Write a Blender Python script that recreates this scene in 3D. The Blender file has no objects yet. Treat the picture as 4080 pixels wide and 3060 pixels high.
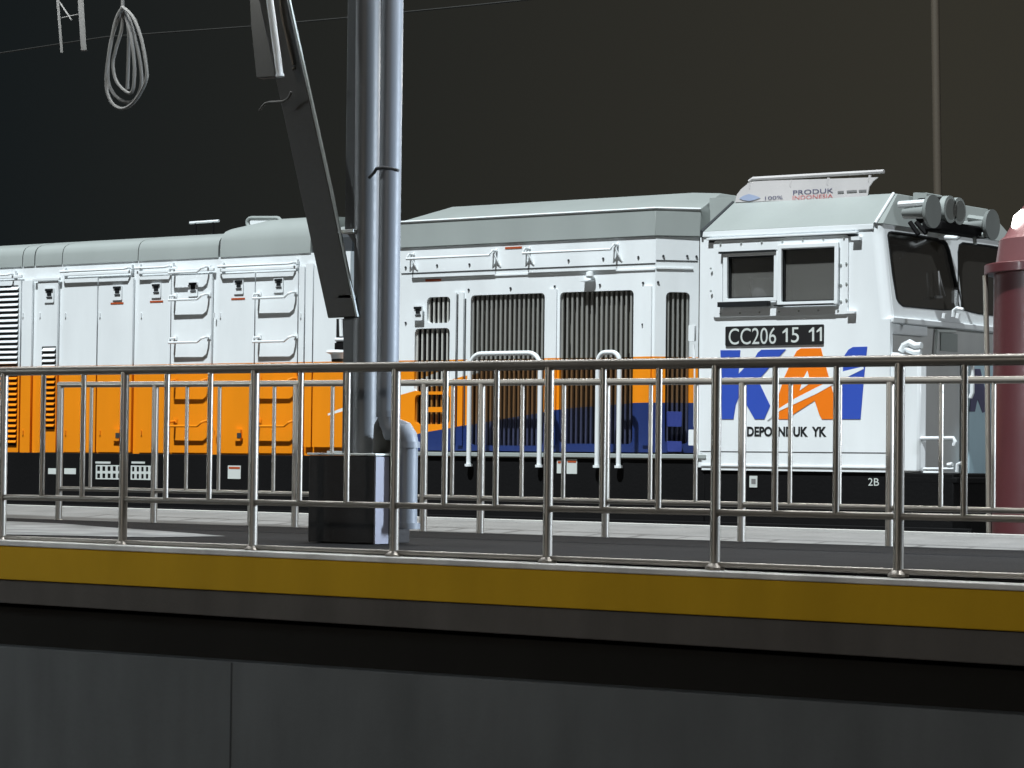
import bpy, math, random
from mathutils import Vector, Matrix
from mathutils.geometry import tessellate_polygon
random.seed(7)
S = bpy.context.scene
COL = S.collection
R = math.radians
# ------------------------------------------------------------ camera
F_PX, CX, CY = 11000.0, 2040.0, 1530.0
EZ = 1.62
ang, pit, rol = math.atan2(.605, .797), .0275, .0115
fh = Vector((-math.sin(ang), math.cos(ang), 0)); rh = Vector((math.cos(ang), math.sin(ang), 0)); uh = Vector((0, 0, 1))
FW = fh*math.cos(pit) + uh*math.sin(pit); U0 = uh*math.cos(pit) - fh*math.sin(pit)
RT = rh*math.cos(rol) + U0*math.sin(rol); UP = U0*math.cos(rol) - rh*math.sin(rol)
EYE = Vector((0, 0, EZ))
cam = bpy.data.cameras.new('camera'); co = bpy.data.objects.new('camera', cam); COL.objects.link(co)
co.matrix_world = Matrix(((RT.x, UP.x, -FW.x, 0), (RT.y, UP.y, -FW.y, 0), (RT.z, UP.z, -FW.z, EZ), (0, 0, 0, 1)))
cam.sensor_width = 36; cam.lens = F_PX/4080*36; cam.clip_start = .1; cam.clip_end = 500
S.camera = co

class Pl:                       # a real plane in the scene; hit() reads off where a measured sight line meets it
    def __init__(s, p, n): s.p = Vector(p); s.n = Vector(n).normalized()
    def hit(s, px, py):
        d = FW + RT*((px-CX)/F_PX) + UP*((CY-py)/F_PX)
        return EYE + d*((s.p-EYE).dot(s.n)/d.dot(s.n))
    def off(s, k): return Pl(s.p + s.n*k, s.n)
def Y(y): return Pl((0, y, 0), (0, -1, 0))
def XP(x): return Pl((x, 0, 0), (1, 0, 0))
YS = 21.46; YH = 21.80
SP, HP = Y(YS), Y(YH)

# ------------------------------------------------------------ materials
MATS = {}
def mat(name, col, rough=.5, metal=0., bump=0., scale=30., var=.06, emit=None, coat=0., dirt=0., spec=.5):
    if name in MATS: return MATS[name]
    m = bpy.data.materials.new(name); m.use_nodes = True
    nt = m.node_tree; b = nt.nodes['Principled BSDF']
    tc = nt.nodes.new('ShaderNodeTexCoord')
    n = nt.nodes.new('ShaderNodeTexNoise'); n.inputs['Scale'].default_value = scale; n.inputs['Detail'].default_value = 5
    nt.links.new(tc.outputs['Object'], n.inputs['Vector'])
    n2 = nt.nodes.new('ShaderNodeTexNoise'); n2.inputs['Scale'].default_value = 1.7; n2.inputs['Detail'].default_value = 6
    mp = nt.nodes.new('ShaderNodeMapping'); mp.inputs['Scale'].default_value = (1.6, 1.6, .45)
    nt.links.new(tc.outputs['Object'], mp.inputs['Vector']); nt.links.new(mp.outputs[0], n2.inputs['Vector'])
    mx = nt.nodes.new('ShaderNodeMix'); mx.data_type = 'RGBA'; mx.blend_type = 'MULTIPLY'; mx.inputs[0].default_value = 1
    mx.inputs[6].default_value = (*col, 1)
    rp = nt.nodes.new('ShaderNodeMapRange'); rp.inputs[1].default_value = .3; rp.inputs[2].default_value = .7
    rp.inputs[3].default_value = 1-var*2-dirt; rp.inputs[4].default_value = 1
    nt.links.new(n2.outputs['Fac'], rp.inputs[0]); nt.links.new(rp.outputs[0], mx.inputs[7])
    nt.links.new(mx.outputs[2], b.inputs['Base Color'])
    rr = nt.nodes.new('ShaderNodeMapRange'); rr.inputs[3].default_value = max(.03, rough-.1); rr.inputs[4].default_value = min(1, rough+.1)
    nt.links.new(n.outputs['Fac'], rr.inputs[0]); nt.links.new(rr.outputs[0], b.inputs['Roughness'])
    b.inputs['Metallic'].default_value = metal; b.inputs['Specular IOR Level'].default_value = spec
    b.inputs['Coat Weight'].default_value = coat; b.inputs['Coat Roughness'].default_value = .12
    if bump:
        bp = nt.nodes.new('ShaderNodeBump'); bp.inputs['Strength'].default_value = bump; bp.inputs['Distance'].default_value = .01
        nt.links.new(n.outputs['Fac'], bp.inputs['Height']); nt.links.new(bp.outputs[0], b.inputs['Normal'])
    if emit: b.inputs['Emission Color'].default_value = (*emit[0], 1); b.inputs['Emission Strength'].default_value = emit[1]
    m['mixnode'] = mx.name; m['base'] = col
    MATS[name] = m; return m

def livery(name, white, orange, blue, zc, pts, sw, rough=.35, var=.04):
    """white over orange over blue paint; pts = blue boundary polyline (x,z); sw = swoosh (x0,x1, top0,top1, bot0,bot1)"""
    m = mat(name, white, rough, coat=.15, var=var, dirt=.03); nt = m.node_tree; L = nt.links.new
    mx = nt.nodes[m['mixnode']]
    tc = nt.nodes.new('ShaderNodeTexCoord'); sp = nt.nodes.new('ShaderNodeSeparateXYZ'); L(tc.outputs['Object'], sp.inputs[0])
    def M(op, a, b=None, c=None):
        n = nt.nodes.new('ShaderNodeMath'); n.operation = op
        for i, v in enumerate((a, b, c)):
            if v is None: continue
            if isinstance(v, (int, float)): n.inputs[i].default_value = v
            else: L(v, n.inputs[i])
        return n.outputs[0]
    x, z = sp.outputs[0], sp.outputs[2]
    def mixc(fac, a, b):
        n = nt.nodes.new('ShaderNodeMix'); n.data_type = 'RGBA'; L(fac, n.inputs[0])
        for i, v in ((6, a), (7, b)):
            if isinstance(v, tuple): n.inputs[i].default_value = (*v, 1)
            else: L(v, n.inputs[i])
        return n.outputs[2]
    c = mixc(M('LESS_THAN', z, zc), white, orange)
    fb = None
    for (xa, za), (xb, zb) in zip(pts[:-1], pts[1:]):
        k = (zb-za)/(xb-xa)
        ln = M('MULTIPLY_ADD', x, k, za-k*xa)
        f = M('MULTIPLY', M('LESS_THAN', z, ln), M('MULTIPLY', M('GREATER_THAN', x, xa-1e-4), M('LESS_THAN', x, xb)))
        fb = f if fb is None else M('MAXIMUM', fb, f)
    c = mixc(fb, c, blue)
    x0, x1, t0, t1, b0, b1 = sw
    def ln(a, b): k = (b-a)/(x1-x0); return M('MULTIPLY_ADD', x, k, a-k*x0)
    f = M('MULTIPLY', M('MULTIPLY', M('LESS_THAN', z, ln(t0, t1)), M('GREATER_THAN', z, ln(b0, b1))), M('MULTIPLY', M('GREATER_THAN', x, x0), M('LESS_THAN', x, x1)))
    c = mixc(f, c, white)
    L(c, mx.inputs[6]); return m

# ------------------------------------------------------------ mesh builder
class MB:
    def __init__(s): s.v = []; s.f = []
    def add(s, vs, fs):
        o = len(s.v); s.v += [Vector(p) for p in vs]; s.f += [[o+i for i in f] for f in fs]; return s
    def box(s, x0, x1, y0, y1, z0, z1):
        if x0 > x1: x0, x1 = x1, x0
        if y0 > y1: y0, y1 = y1, y0
        if z0 > z1: z0, z1 = z1, z0
        vs = [(x, y, z) for z in (z0, z1) for y in (y0, y1) for x in (x0, x1)]
        return s.add(vs, [(0, 2, 3, 1), (4, 5, 7, 6), (0, 1, 5, 4), (2, 6, 7, 3), (0, 4, 6, 2), (1, 3, 7, 5)])
    def tube(s, path, r, n=10, r2=None, close=False):
        P = [Vector(p) for p in path]; N = len(P); vs = []; prev = None
        for i, p in enumerate(P):
            if close: d = (P[(i+1) % N]-P[i-1])
            else: d = (P[min(i+1, N-1)]-P[max(i-1, 0)])
            d.normalize()
            if prev is None:
                a = Vector((0, 0, 1)) if abs(d.z) < .9 else Vector((1, 0, 0)); u = d.cross(a).normalized()
            else: u = (prev - d*prev.dot(d)).normalized()
            prev = u; w = d.cross(u)
            rr = r if r2 is None else r+(r2-r)*i/(N-1)
            k = 1.
            if 0 < i < N-1 and not close:
                c = (P[i]-P[i-1]).normalized().dot(d); k = 1/max(.6, c)
            for j in range(n):
                t = 2*math.pi*j/n; vs.append(p+(u*math.cos(t)+w*math.sin(t))*rr*(k if k < 1.3 else 1.15))
        fs = []
        for i in range(N if close else N-1):
            for j in range(n):
                a, b = i*n+j, i*n+(j+1) % n; i2 = (i+1) % N; c, d = i2*n+(j+1) % n, i2*n+j; fs.append((a, b, c, d))
        if not close: fs += [tuple(range(n))[::-1], tuple((N-1)*n+j for j in range(n))]
        return s.add(vs, fs)
    def plate(s, loops, ext):
        """flat outline (first loop) with holes (other loops), extruded by ext"""
        loops = [[Vector(p) for p in l] for l in loops]; ext = Vector(ext)
        tr = tessellate_polygon(loops); flat = [p for l in loops for p in l]; n = len(flat)
        fs = [tuple(t) for t in tr] + [tuple(n+i for i in t)[::-1] for t in tr]
        o = 0
        for l in loops:
            m = len(l)
            for i in range(m): a, b = o+i, o+(i+1) % m; fs.append((a, b, n+b, n+a))
            o += m
        return s.add(flat+[p+ext for p in flat], fs)
    def lathe(s, prof, c, n=32):
        vs = []; m = len(prof)
        for (r, z) in prof:
            for j in range(n): t = 2*math.pi*j/n; vs.append((c[0]+r*math.cos(t), c[1]+r*math.sin(t), c[2]+z))
        fs = [(i*n+j, i*n+(j+1) % n, (i+1)*n+(j+1) % n, (i+1)*n+j) for i in range(m-1) for j in range(n)]
        fs += [tuple(range(n))[::-1], tuple((m-1)*n+j for j in range(n))]
        return s.add(vs, fs)
    def build(s, name, m, parent=None, bevel=0., smooth=True):
        import bmesh
        me = bpy.data.meshes.new(name)
        off = parent_loc(parent)
        me.from_pydata([tuple(p-off) for p in s.v], [], s.f)
        bm = bmesh.new(); bm.from_mesh(me); bmesh.ops.recalc_face_normals(bm, faces=bm.faces); bm.to_mesh(me); bm.free()
        if smooth:
            me.polygons.foreach_set('use_smooth', [True]*len(me.polygons)); me.set_sharp_from_angle(angle=R(32))
        me.materials.append(m if not isinstance(m, str) else MATS[m])
        o = bpy.data.objects.new(name, me); COL.objects.link(o)
        if parent: o.parent = parent
        if bevel:
            b = o.modifiers.new('bevel', 'BEVEL'); b.width = bevel; b.segments = 2; b.limit_method = 'ANGLE'; b.angle_limit = R(40)
        return o
def parent_loc(p):
    v = Vector((0, 0, 0))
    while p is not None: v = v+p.location; p = p.parent
    return v
def thing(name, label, cat, loc, group=None):
    o = bpy.data.objects.new(name, None); COL.objects.link(o); o.location = Vector(loc); o.empty_display_size = .2
    o['label'] = label; o['category'] = cat
    if group: o['group'] = group
    return o
def tag(o, label, cat, group=None):
    o['label'] = label; o['category'] = cat
    if group: o['group'] = group
    return o
def struct(name, mb, m, kind='structure', bevel=0): o = mb.build(name, m, None, bevel); o['kind'] = kind; return o

def rr(x0, y0, x1, y1, r, n=4):       # rounded rectangle outline in measured coordinates
    out = []
    for cx, cy, a in ((x1-r, y0+r, -90), (x1-r, y1-r, 0), (x0+r, y1-r, 90), (x0+r, y0+r, 180)):
        for i in range(n+1): t = R(a+90*i/n); out.append((cx+r*math.cos(t), cy+r*math.sin(t)))
    return out
def loop3(pl, pts): return [pl.hit(*p) for p in pts]
def rect3(pl, x0, y0, x1, y1, r=0.):
    """level rectangle on a vertical plane: heights read at mid x; returns true 3D loop with rounded corners r metres"""
    xm = (x0+x1)/2; a = pl.hit(x0, y0); b = pl.hit(x1, y0); zt = pl.hit(xm, y0).z; zb = pl.hit(xm, y1).z
    a.z = b.z = 0; u = (b-a); W = u.length; u.normalize()
    if r <= 0: q = [(0, zt), (W, zt), (W, zb), (0, zb)]
    else:
        q = []
        for cx, cz, t0 in ((W-r, zt-r, 90), (W-r, zb+r, 0), (r, zb+r, -90), (r, zt-r, -180)):
            for i in range(5): t = R(t0-90*i/4); q.append((cx+r*math.cos(t), cz+r*math.sin(t)))
    return [a+u*c+Vector((0, 0, d)) for c, d in q]
def rectplate(pl, x0, y0, x1, y1, th, lift=0., r=0., mb=None):
    p2 = pl.off(lift); mb = mb or MB()
    return mb.plate([rect3(p2, x0, y0, x1, y1, r)], p2.n*th)

# ------------------------------------------------------------ palette
WHITE = (.82, .86, .88); ORANGE = (.86, .27, .008); BLUE = (.018, .035, .14); GREY = (.335, .37, .36)
zc = HP.hit(900, 1448).z
bl = [HP.hit(*p) for p in ((1535, 1766), (1678, 1725), (1814, 1702), (2000, 1668), (2261, 1626), (2524, 1605), (2900, 1600))]
sa, sb, sc_, sd = HP.hit(1313, 1648), HP.hit(1900, 1418), HP.hit(1313, 1656), HP.hit(1900, 1485)
SW = (sa.x, sb.x, sa.z, sb.z, sc_.z, sd.z)
BORD = [(p.x, p.z) for p in bl]
DECKX = None
mat('white_paint', WHITE, .4, coat=.12, var=.045)
mat('grey_paint', GREY, .45, var=.04)
mat('dark_frame', (.006, .006, .0065), .75, bump=.3, var=.12, spec=.12)
mat('black', (.006, .006, .007), .6)
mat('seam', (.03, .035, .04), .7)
mat('rubber', (.01, .012, .014), .5)
mat('red_mark', (.45, .08, .02), .5)
mat('box_blue', (.03, .05, .25), .5); mat('logo_blue', (.035, .085, .46), .4, var=.02)
mat('logo_orange', (.88, .2, .008), .4, var=.02)
mat('steel', (.27, .25, .22), .36, metal=.55, scale=3, var=.08)
mat('column_paint', (.105, .113, .12), .5, var=.08, dirt=.05)
mat('arm_paint', (.03, .027, .022), .6, var=.1)
mat('pipe_pvc', (.14, .157, .18), .5, var=.08)
mat('box_dark', (.024, .0225, .0225), .7, spec=.2, bump=.25, var=.12)
mat('asphalt', (.012, .012, .0125), .95, bump=.6, scale=60, var=.2, spec=.08)
mat('concrete', (.135, .135, .132), .9, spec=.15, bump=.4, scale=45, var=.1, dirt=.05)
mat('wall_conc', (.15, .162, .168), .95, bump=.25, scale=22, var=.09, dirt=.08, spec=.08)
mat('yellow_paint', (.6, .36, .02), .85, spec=.1, bump=.12, scale=25, var=.06, dirt=.05)
mat('maroon', (.085, .02, .024), .4, coat=.1, var=.08)
mat('number_white', (.62, .66, .64), .5)
mat('roof_sign', (.62, .60, .60), .5)
mat('sign_blue', (.36, .43, .6), .6); mat('sign_red', (.62, .2, .2), .6); mat('sign_ink', (.1, .1, .18), .6)
mat('front_white_shaded', (.56, .57, .56), .5, var=.05); mat('light_blue', (.45, .62, .70), .45)  # front wall white is toned down to hold its shade
mat('mid_grey', (.2, .2, .2), .6)  # plain grey for the wiper and small marks
mat('ballast', (.09, .085, .08), .95, bump=1., scale=18, var=.25)
mat('rust_pole', (.075, .06, .042), .7)
mat('cable', (.07, .07, .065), .6)
mat('horn_grey_shaded', (.22, .24, .235), .5); mat('tube_white', (.85, .9, .92), .35)  # horn colour darkened to carry the shade on its forward faces
mat('glare_glow', (1, 1, 1), .4, emit=((1, .95, .9), 3.2))
mat('interior', (.1, .098, .09), .8); mat('overhead', (.022, .022, .02), .5); mat('seat_cloth', (.8, .8, .85), .8)
livery('livery', WHITE, ORANGE, BLUE, zc, BORD, SW)
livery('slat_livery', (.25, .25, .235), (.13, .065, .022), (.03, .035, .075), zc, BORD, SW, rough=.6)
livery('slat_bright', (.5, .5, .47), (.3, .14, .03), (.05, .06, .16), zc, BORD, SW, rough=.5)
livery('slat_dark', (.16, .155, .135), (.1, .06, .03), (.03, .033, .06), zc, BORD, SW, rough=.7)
for gn, gc, ga in (('glass', (.17, .17, .16), .5), ('glass_front', (.045, .042, .038), .93)):
    gl = mat(gn, gc, .07); gl.node_tree.nodes['Principled BSDF'].inputs['Alpha'].default_value = ga

def text(body, pl, x0, y0, x1, y1, m, name, parent, lift=.004, bold=0.):
    cu = bpy.data.curves.new('t', 'FONT'); cu.body = body; cu.extrude = 0.0; cu.resolution_u = 4; cu.offset = bold
    to = bpy.data.objects.new('t', cu); COL.objects.link(to)
    dg = bpy.context.evaluated_depsgraph_get(); me = bpy.data.meshes.new_from_object(to.evaluated_get(dg))
    bpy.data.objects.remove(to)
    xs = [v.co.x for v in me.vertices]; ys = [v.co.y for v in me.vertices]
    a, b = min(xs), max(xs); c, d = min(ys), max(ys)
    p2 = pl.off(lift); A, B_, C_ = p2.hit(x0, y1), p2.hit(x1, y1), p2.hit(x0, y0)
    u = B_-A; u.z = 0; W = u.length; u.normalize(); H = C_.z-A.z; off = parent_loc(parent)
    zA = p2.hit((x0+x1)/2, y1).z; n = p2.n
    vup = Vector((0, 0, 1)) - n*n.z; vup /= vup.z if vup.z else 1
    for v in me.vertices:
        s, t = (v.co.x-a)/(b-a), (v.co.y-c)/(d-c)
        v.co = Vector((A.x, A.y, zA)) + u*(s*W) + vup*(t*H) - off
    me.materials.append(MATS[m]); o = bpy.data.objects.new(name, me); COL.objects.link(o); o.parent = parent
    return o

# ============================================================ LOCOMOTIVE
z_rail = 0.15
lc = P0 = SP.hit(2040, 1850); lc = Vector((P0.x, YS+1.35, z_rail))
loco = thing('locomotive', 'white, orange and blue diesel locomotive with grey roof standing behind the railings', 'locomotive', lc)
W2 = 2.72
zA_ = HP.hit(1597, 990).z        # grey/white border height
X_l = HP.hit(-420, 1500).x
Xc = SP.hit(3548, 1400).x        # front end of cab side
Xr = SP.hit(2800, 1400).x        # rear of cab side
# NB every vertex of the locomotive is written in scene coordinates and re-based in build()
# --- the object coordinates used by the livery need the parent's offset:
def fix_livery(m):
    for n in m.node_tree.nodes:
        if n.type == 'SEPXYZ':
            l = n.inputs[0].links[0]; add = m.node_tree.nodes.new('ShaderNodeVectorMath'); add.operation = 'ADD'
            add.inputs[1].default_value = tuple(lc); src = l.from_socket
            m.node_tree.links.new(src, add.inputs[0]); m.node_tree.links.new(add.outputs[0], n.inputs[0])
for k in ('livery', 'slat_livery', 'slat_dark', 'slat_bright'): fix_livery(MATS[k])

z_deck = SP.hit(2300, 1806).z; z_left = HP.hit(700, 1836).z
zfb = 1.02
# frame
zcb0 = SP.hit(3150, 1877).z
f = MB(); f.box(X_l, Xr+.02, YS+.02, YS+W2-.02, zfb, z_deck-.05); f.box(Xr+.02, Xc+.62, YS+.021, YS+W2-.021, zfb, zcb0-.002)
fr = f.build('frame', 'dark_frame', loco, .01)
f = MB(); f.box(HP.hit(1390, 1800).x, Xr+.05, YS-.01, YS+.4, z_deck-.04, z_deck); f.build('deck_edge', 'grey_paint', loco, .005)
f = MB(); f.box(X_l, Xc+.8, YS+.01, YS+.05, zfb-.12, zfb+.05); f.build('frame_rail', 'dark_frame', loco, .008)
# fuel tank + bogies
for bx in (X_l+.9, Xc-2.2):
    bo = MB(); bo.box(bx-.2, bx+3.0, YS+.3, YS+.42, .55, .85)
    bg = bo.build('bogie', 'dark_frame', loco, .02)
    for k in range(3):
        w = MB(); cx = bx+.25+k*1.15
        w.tube([(cx, YS+.45, z_rail+.46), (cx, YS+.57, z_rail+.46)], .46, 28); w.build('wheel', 'dark_frame', bg)
        a = MB(); a.box(cx-.14, cx+.14, YS+.2, YS+.3, .45, .75); a.build('axle_box', 'dark_frame', bg, .02)
t = MB(); t.box(X_l+4.6, Xc-3.0, YS+.2, YS+W2-.2, .35, 1.0); t.build('fuel_tank', 'dark_frame', loco, .08)

# long hood core (left part) --------------------------------------------------
XA, XB, XC, XD, XE = HP.hit(873, 1300).x, HP.hit(1232, 1300).x, HP.hit(1390, 1300).x, HP.hit(1590, 1300).x, HP.hit(2612, 1300).x
XF = HP.off(-.3).hit(2788, 1300).x
YF = YS+W2-.34
def roof(x0, x1, prof, name, m='grey_paint'):
    h = [(YH+a, zA_+b) for a, b in prof]; full = h+[(YS+YS+W2-y, z) for y, z in reversed(h)]
    mb = MB(); n = len(full)
    mb.add([(x0, y, z) for y, z in full]+[(x1, y, z) for y, z in full], [tuple(range(n)), tuple(range(n, 2*n))]+[(i, (i+1) % n, n+(i+1) % n, n+i) for i in range(n)])
    return mb.build(name, m, loco)
c = MB(); c.box(X_l, XC, YH+.012, YF, z_left-.05, zA_); hood = c.build('engine_hood', 'livery', loco)
lowp = [(0, 0), (.004, .12), (.02, .18), (.05, .215), (.1, .24), (.3, .285), (.6, .31)]
for (a, b) in ((-420, 88), (91, 136), (140, 246), (249, 548), (551, 868)):
    roof(HP.hit(a, 1050).x, HP.hit(b, 1050).x, lowp, 'roof_panel')
hip = [(0, 0), (.004, .17), (.03, .26), (.08, .33), (.17, .385), (.3, .41), (.6, .42)]
def roof2(x0, x1, xm, prof, name):
    mb = MB(); sec = []
    for xx, k in ((x0, .62), (xm, 1.), (x1, 1.)):
        h = [(YH+a, zA_+(b if b < .2 else .2+(b-.2)*k)) for a, b in prof]; full = h+[(YS+YS+W2-y, z) for y, z in reversed(h)]; sec.append([(xx, y, z) for y, z in full])
    n = len(sec[0]); mb.add(sec[0]+sec[1]+sec[2], [tuple(range(n)), tuple(range(2*n, 3*n))]+[(k*n+i, k*n+(i+1) % n, (k+1)*n+(i+1) % n, (k+1)*n+i) for k in (0, 1) for i in range(n)])
    return mb.build(name, 'grey_paint', loco)
roof2(XA, XB, HP.hit(1020, 1300).x, hip, 'roof_panel'); roof(XB+.025, XC, [(.15, 0), (.17, .17), (.22, .25), (.4, .3)], 'roof_panel')
# roof core that closes the seams
roof(X_l, XC, [(.03, 0), (.04, .15), (.09, .2), (.3, .25)], 'roof_core', 'seam')
# hatch on hump
yh = YH+.22; HH = Y(yh)
h = MB(); pth = [HH.hit(*p) for p in rr(985, 868, 1120, 905, 17, 3)]; h.tube(pth, .02, 8, close=True); h.build('roof_hatch_rim', 'grey_paint', loco)
h = MB(); h.plate([loop3(Y(yh-.005), rr(995, 874, 1108, 899, 11, 3))], (0, .02, 0)); h.build('roof_hatch', 'white_paint', loco)
h = MB(); pp = Y(YH+1.0); h.tube([pp.hit(757, 888), pp.hit(872, 880)], .015, 8); h.build('roof_pipe', 'white_paint', loco)
for q in (780, 850):
    h = MB(); a = pp.hit(q, 886); h.tube([a, a-Vector((0, 0, .2))], .012, 6); h.build('roof_pipe_stand', 'dark_frame', loco)
# eave lip + lower flange
lip = MB()
for a, b, yy in ((-420, 92, 1116), (137, 243, 1116), (262, 530, 1092), (552, 857, 1083), (885, 1192, 1074)):
    p = rect3(HP.off(.014), a, yy-9, b, yy+3); lip.plate([p], HP.n*.03)
lip.build('eave_strip', 'white_paint', loco, .004)
fl = MB(); x2 = HP.hit(1215, 1800).x; fl.box(X_l, x2, YH-.06, YH+.02, HP.hit(700, 1838).z, HP.hit(700, 1814).z); fl.build('lower_flange', 'livery', loco, .004)
# doors
def latch(par, px, py, up=True):
    p = rectplate(HP, px-19, py-26, px+19, py+34, .008, .032, .012); o = p.build('latch_plate', 'livery', par)
    s = MB(); rectplate(HP, px-9, py-20, px+8, py+6, .004, .041, 0, s); rectplate(HP, px-15, py-21, px+14, py-12, .012, .041, 0, s); s.build('latch', 'rubber', par)
    s = MB(); rectplate(HP, px-11, py+10, px+11, py+15, .008, .041, 0, s); s.build('latch_handle', 'seam', par)
def door(x0, x1, y0, y1, lat=(), marks=(), louv=None, name='hood_door'):
    p = rectplate(HP, x0, y0, x1, y1, .026, 0, .006); d = p.build(name, 'livery', loco, .003)
    for (a, b) in lat: latch(d, a, b)
    for (a, b, cc) in marks:
        rectplate(HP, a, b-3, cc, b+4, .003, .0275).build('red_mark', 'red_mark', d)
    if louv:
        la, lb, ya, yb, st = louv; k = 0; yy = ya
        lv = MB(); bk = MB(); rectplate(HP, la, ya-6, lb, yb+6, .003, .027, .01, bk); bk.build('louvre_back', 'black', d)
        p2 = HP.off(.03); aa, bb = p2.hit(la+3, 1500), p2.hit(lb-3, 1500); xm = (la+lb)/2
        while yy < yb:
            zt, zb = p2.hit(xm, yy).z, p2.hit(xm, yy+st*.55).z
            lv.add([(aa.x, aa.y, zt), (bb.x, aa.y, zt), (bb.x, aa.y-.03, zb), (aa.x, aa.y-.03, zb), (aa.x, aa.y, zt-.008), (bb.x, aa.y, zt-.008), (bb.x, aa.y-.022, zb-.006), (aa.x, aa.y-.022, zb-.006)],
                   [(0, 1, 2, 3), (7, 6, 5, 4), (3, 2, 6, 7), (0, 3, 7, 4), (1, 5, 6, 2), (0, 4, 5, 1)])
            yy += st
        lv.build('louvre', 'livery', d)
    return d
door(-300, 90, 1125, 1800, louv=(-290, 74, 1150, 1768, 20.7), name='louvre_door')
door(96, 135, 1118, 1812, name='hood_panel')
door(158, 238, 1120, 1802, lat=[(197, 1172)], louv=(168, 224, 1386, 1704, 21.5))
for ya in (1740,): pass
door(262, 395, 1110, 1802); door(400, 537, 1108, 1802, lat=[(468, 1162)], marks=[(441, 1208, 492)])
door(564, 688, 1100, 1804, lat=[(623, 1153)], marks=[(598, 1201, 650)])
door(692, 851, 1096, 1804, lat=[(770, 1147)])
door(880, 1022, 1088, 1806, lat=[(952, 1138)], marks=[(922, 1190, 976)]); door(1027, 1194, 1082, 1806, lat=[(1111, 1132)])
door(1199, 1220, 1062, 1806, name='hood_panel'); door(1226, 1254, 1050, 1782, name='hood_panel'); door(1259, 1384, 1060, 1782, name='hood_panel')
for q in ((468, 1735), (952, 1735)):
    s = MB(); rectplate(HP, q[0]-13, q[1]-26, q[0]+13, q[1]+22, .03, .027, .008, s); s.build('lower_handle', 'livery', loco, .003)
    s = MB(); rectplate(HP, q[0]-7, q[1]-10, q[0]+9, q[1]+10, .004, .058, 0, s); s.build('lower_latch', 'seam', loco)
# hinge knuckles
hg = MB()
for x in (90, 158, 260, 397, 562, 853, 877, 1197):
    for y in (1247, 1715):
        a = HP.off(.034).hit(x, y); hg.tube([a, a-Vector((0, 0, .05))], .009, 6)
hg.build('hinge', 'livery', loco)
# long roof handrails
def hrail(x0, x1, y, yend=None, parent=loco, pl=HP, up=0, drop=14):
    mb = MB(); o1 = pl.off(.12); yend = yend if yend is not None else y
    A, B_ = pl.hit(x0, y), pl.hit(x1, yend); A.z = B_.z = (A.z+B_.z)/2
    n = pl.n*.11
    mb.tube([A, A+n*.8+Vector((0, 0, -.01)), A+n+Vector((.03, 0, -.02)), B_+n+Vector((-.03, 0, -.02)), B_+n*.8+Vector((0, 0, -.01)), B_], .011, 8)
    for q in (A, B_): mb.plate([[q+pl.n*.03+Vector((a, 0, b)) for a, b in ((-.025, -.02), (.025, -.02), (.025, .03), (-.025, .03))]], pl.n*-.03)
    return mb.build('roof_handrail', 'white_paint', parent)
hrail(262, 527, 1079, 1066); hrail(560, 690, 1064, 1060); hrail(890, 1185, 1060, 1043); hrail(-200, 62, 1101, 1092)
# grab-iron ladders
def rung(x0, x1, y, m='livery', top=False):
    pl = HP; w = x1-x0
    A, B_ = pl.off(.03).hit(x0+8, y-14), pl.off(.03).hit(x1, y-24); n = pl.n*.10; dn = Vector((0, 0, -.055))
    za = A.z; B_.z = A.z
    mb = MB(); mb.tube([A, A+n*.9+dn*.2, A+n+dn, B_+n+dn-Vector((.08, 0, 0)), B_+n+dn*.3-Vector((.02, 0, 0)), B_+n*.6, B_], .0125, 8)
    for q in (A, B_): mb.plate([[q+Vector((a, 0, b)) for a, b in ((-.03, -.022), (.03, -.022), (.03, .022), (-.03, .022))]], pl.n*.008)
    mb.build('grab_iron', m, loco)
for y in (1084, 1192, 1361, 1528, 1692): rung(690, 833, y)
for y in (1184, 1357, 1524, 1692): rung(1025, 1180, y)
# bell / marker under arm, bracket on the recess
bm_ = MB(); a = SP.hit(1345, 1393); bm_.lathe([(.005, .0), (.11, -.005), (.12, -.03), (.07, -.05), (.06, -.11), (.01, -.115)], (a.x, a.y, a.z)); bm_.build('horn_bell', 'white_paint', loco)
bm_ = MB(); a = SP.hit(1345, 1403); bm_.lathe([(.01, -.03), (.065, -.03), (.06, -.1), (.01, -.1)], (a.x, a.y, a.z)); bm_.build('marker_lamp', 'rubber', loco)
rectplate(HP, 1342, 1270, 1382, 1400, .006, .03, .004).build('equipment_recess', 'black', loco)
bm_ = MB(); a = HP.off(.06); bm_.tube([a.hit(1358, 1272), a.hit(1360, 1340)], .02, 8); bm_.tube([a.hit(1338, 1353), a.hit(1388, 1353)], .02, 8); bm_.build('recess_pipe', 'white_paint', loco)
rectplate(HP, 1346, 1366, 1384, 1398, .05, .036, .005).build('recess_box', 'dark_frame', loco)

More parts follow.
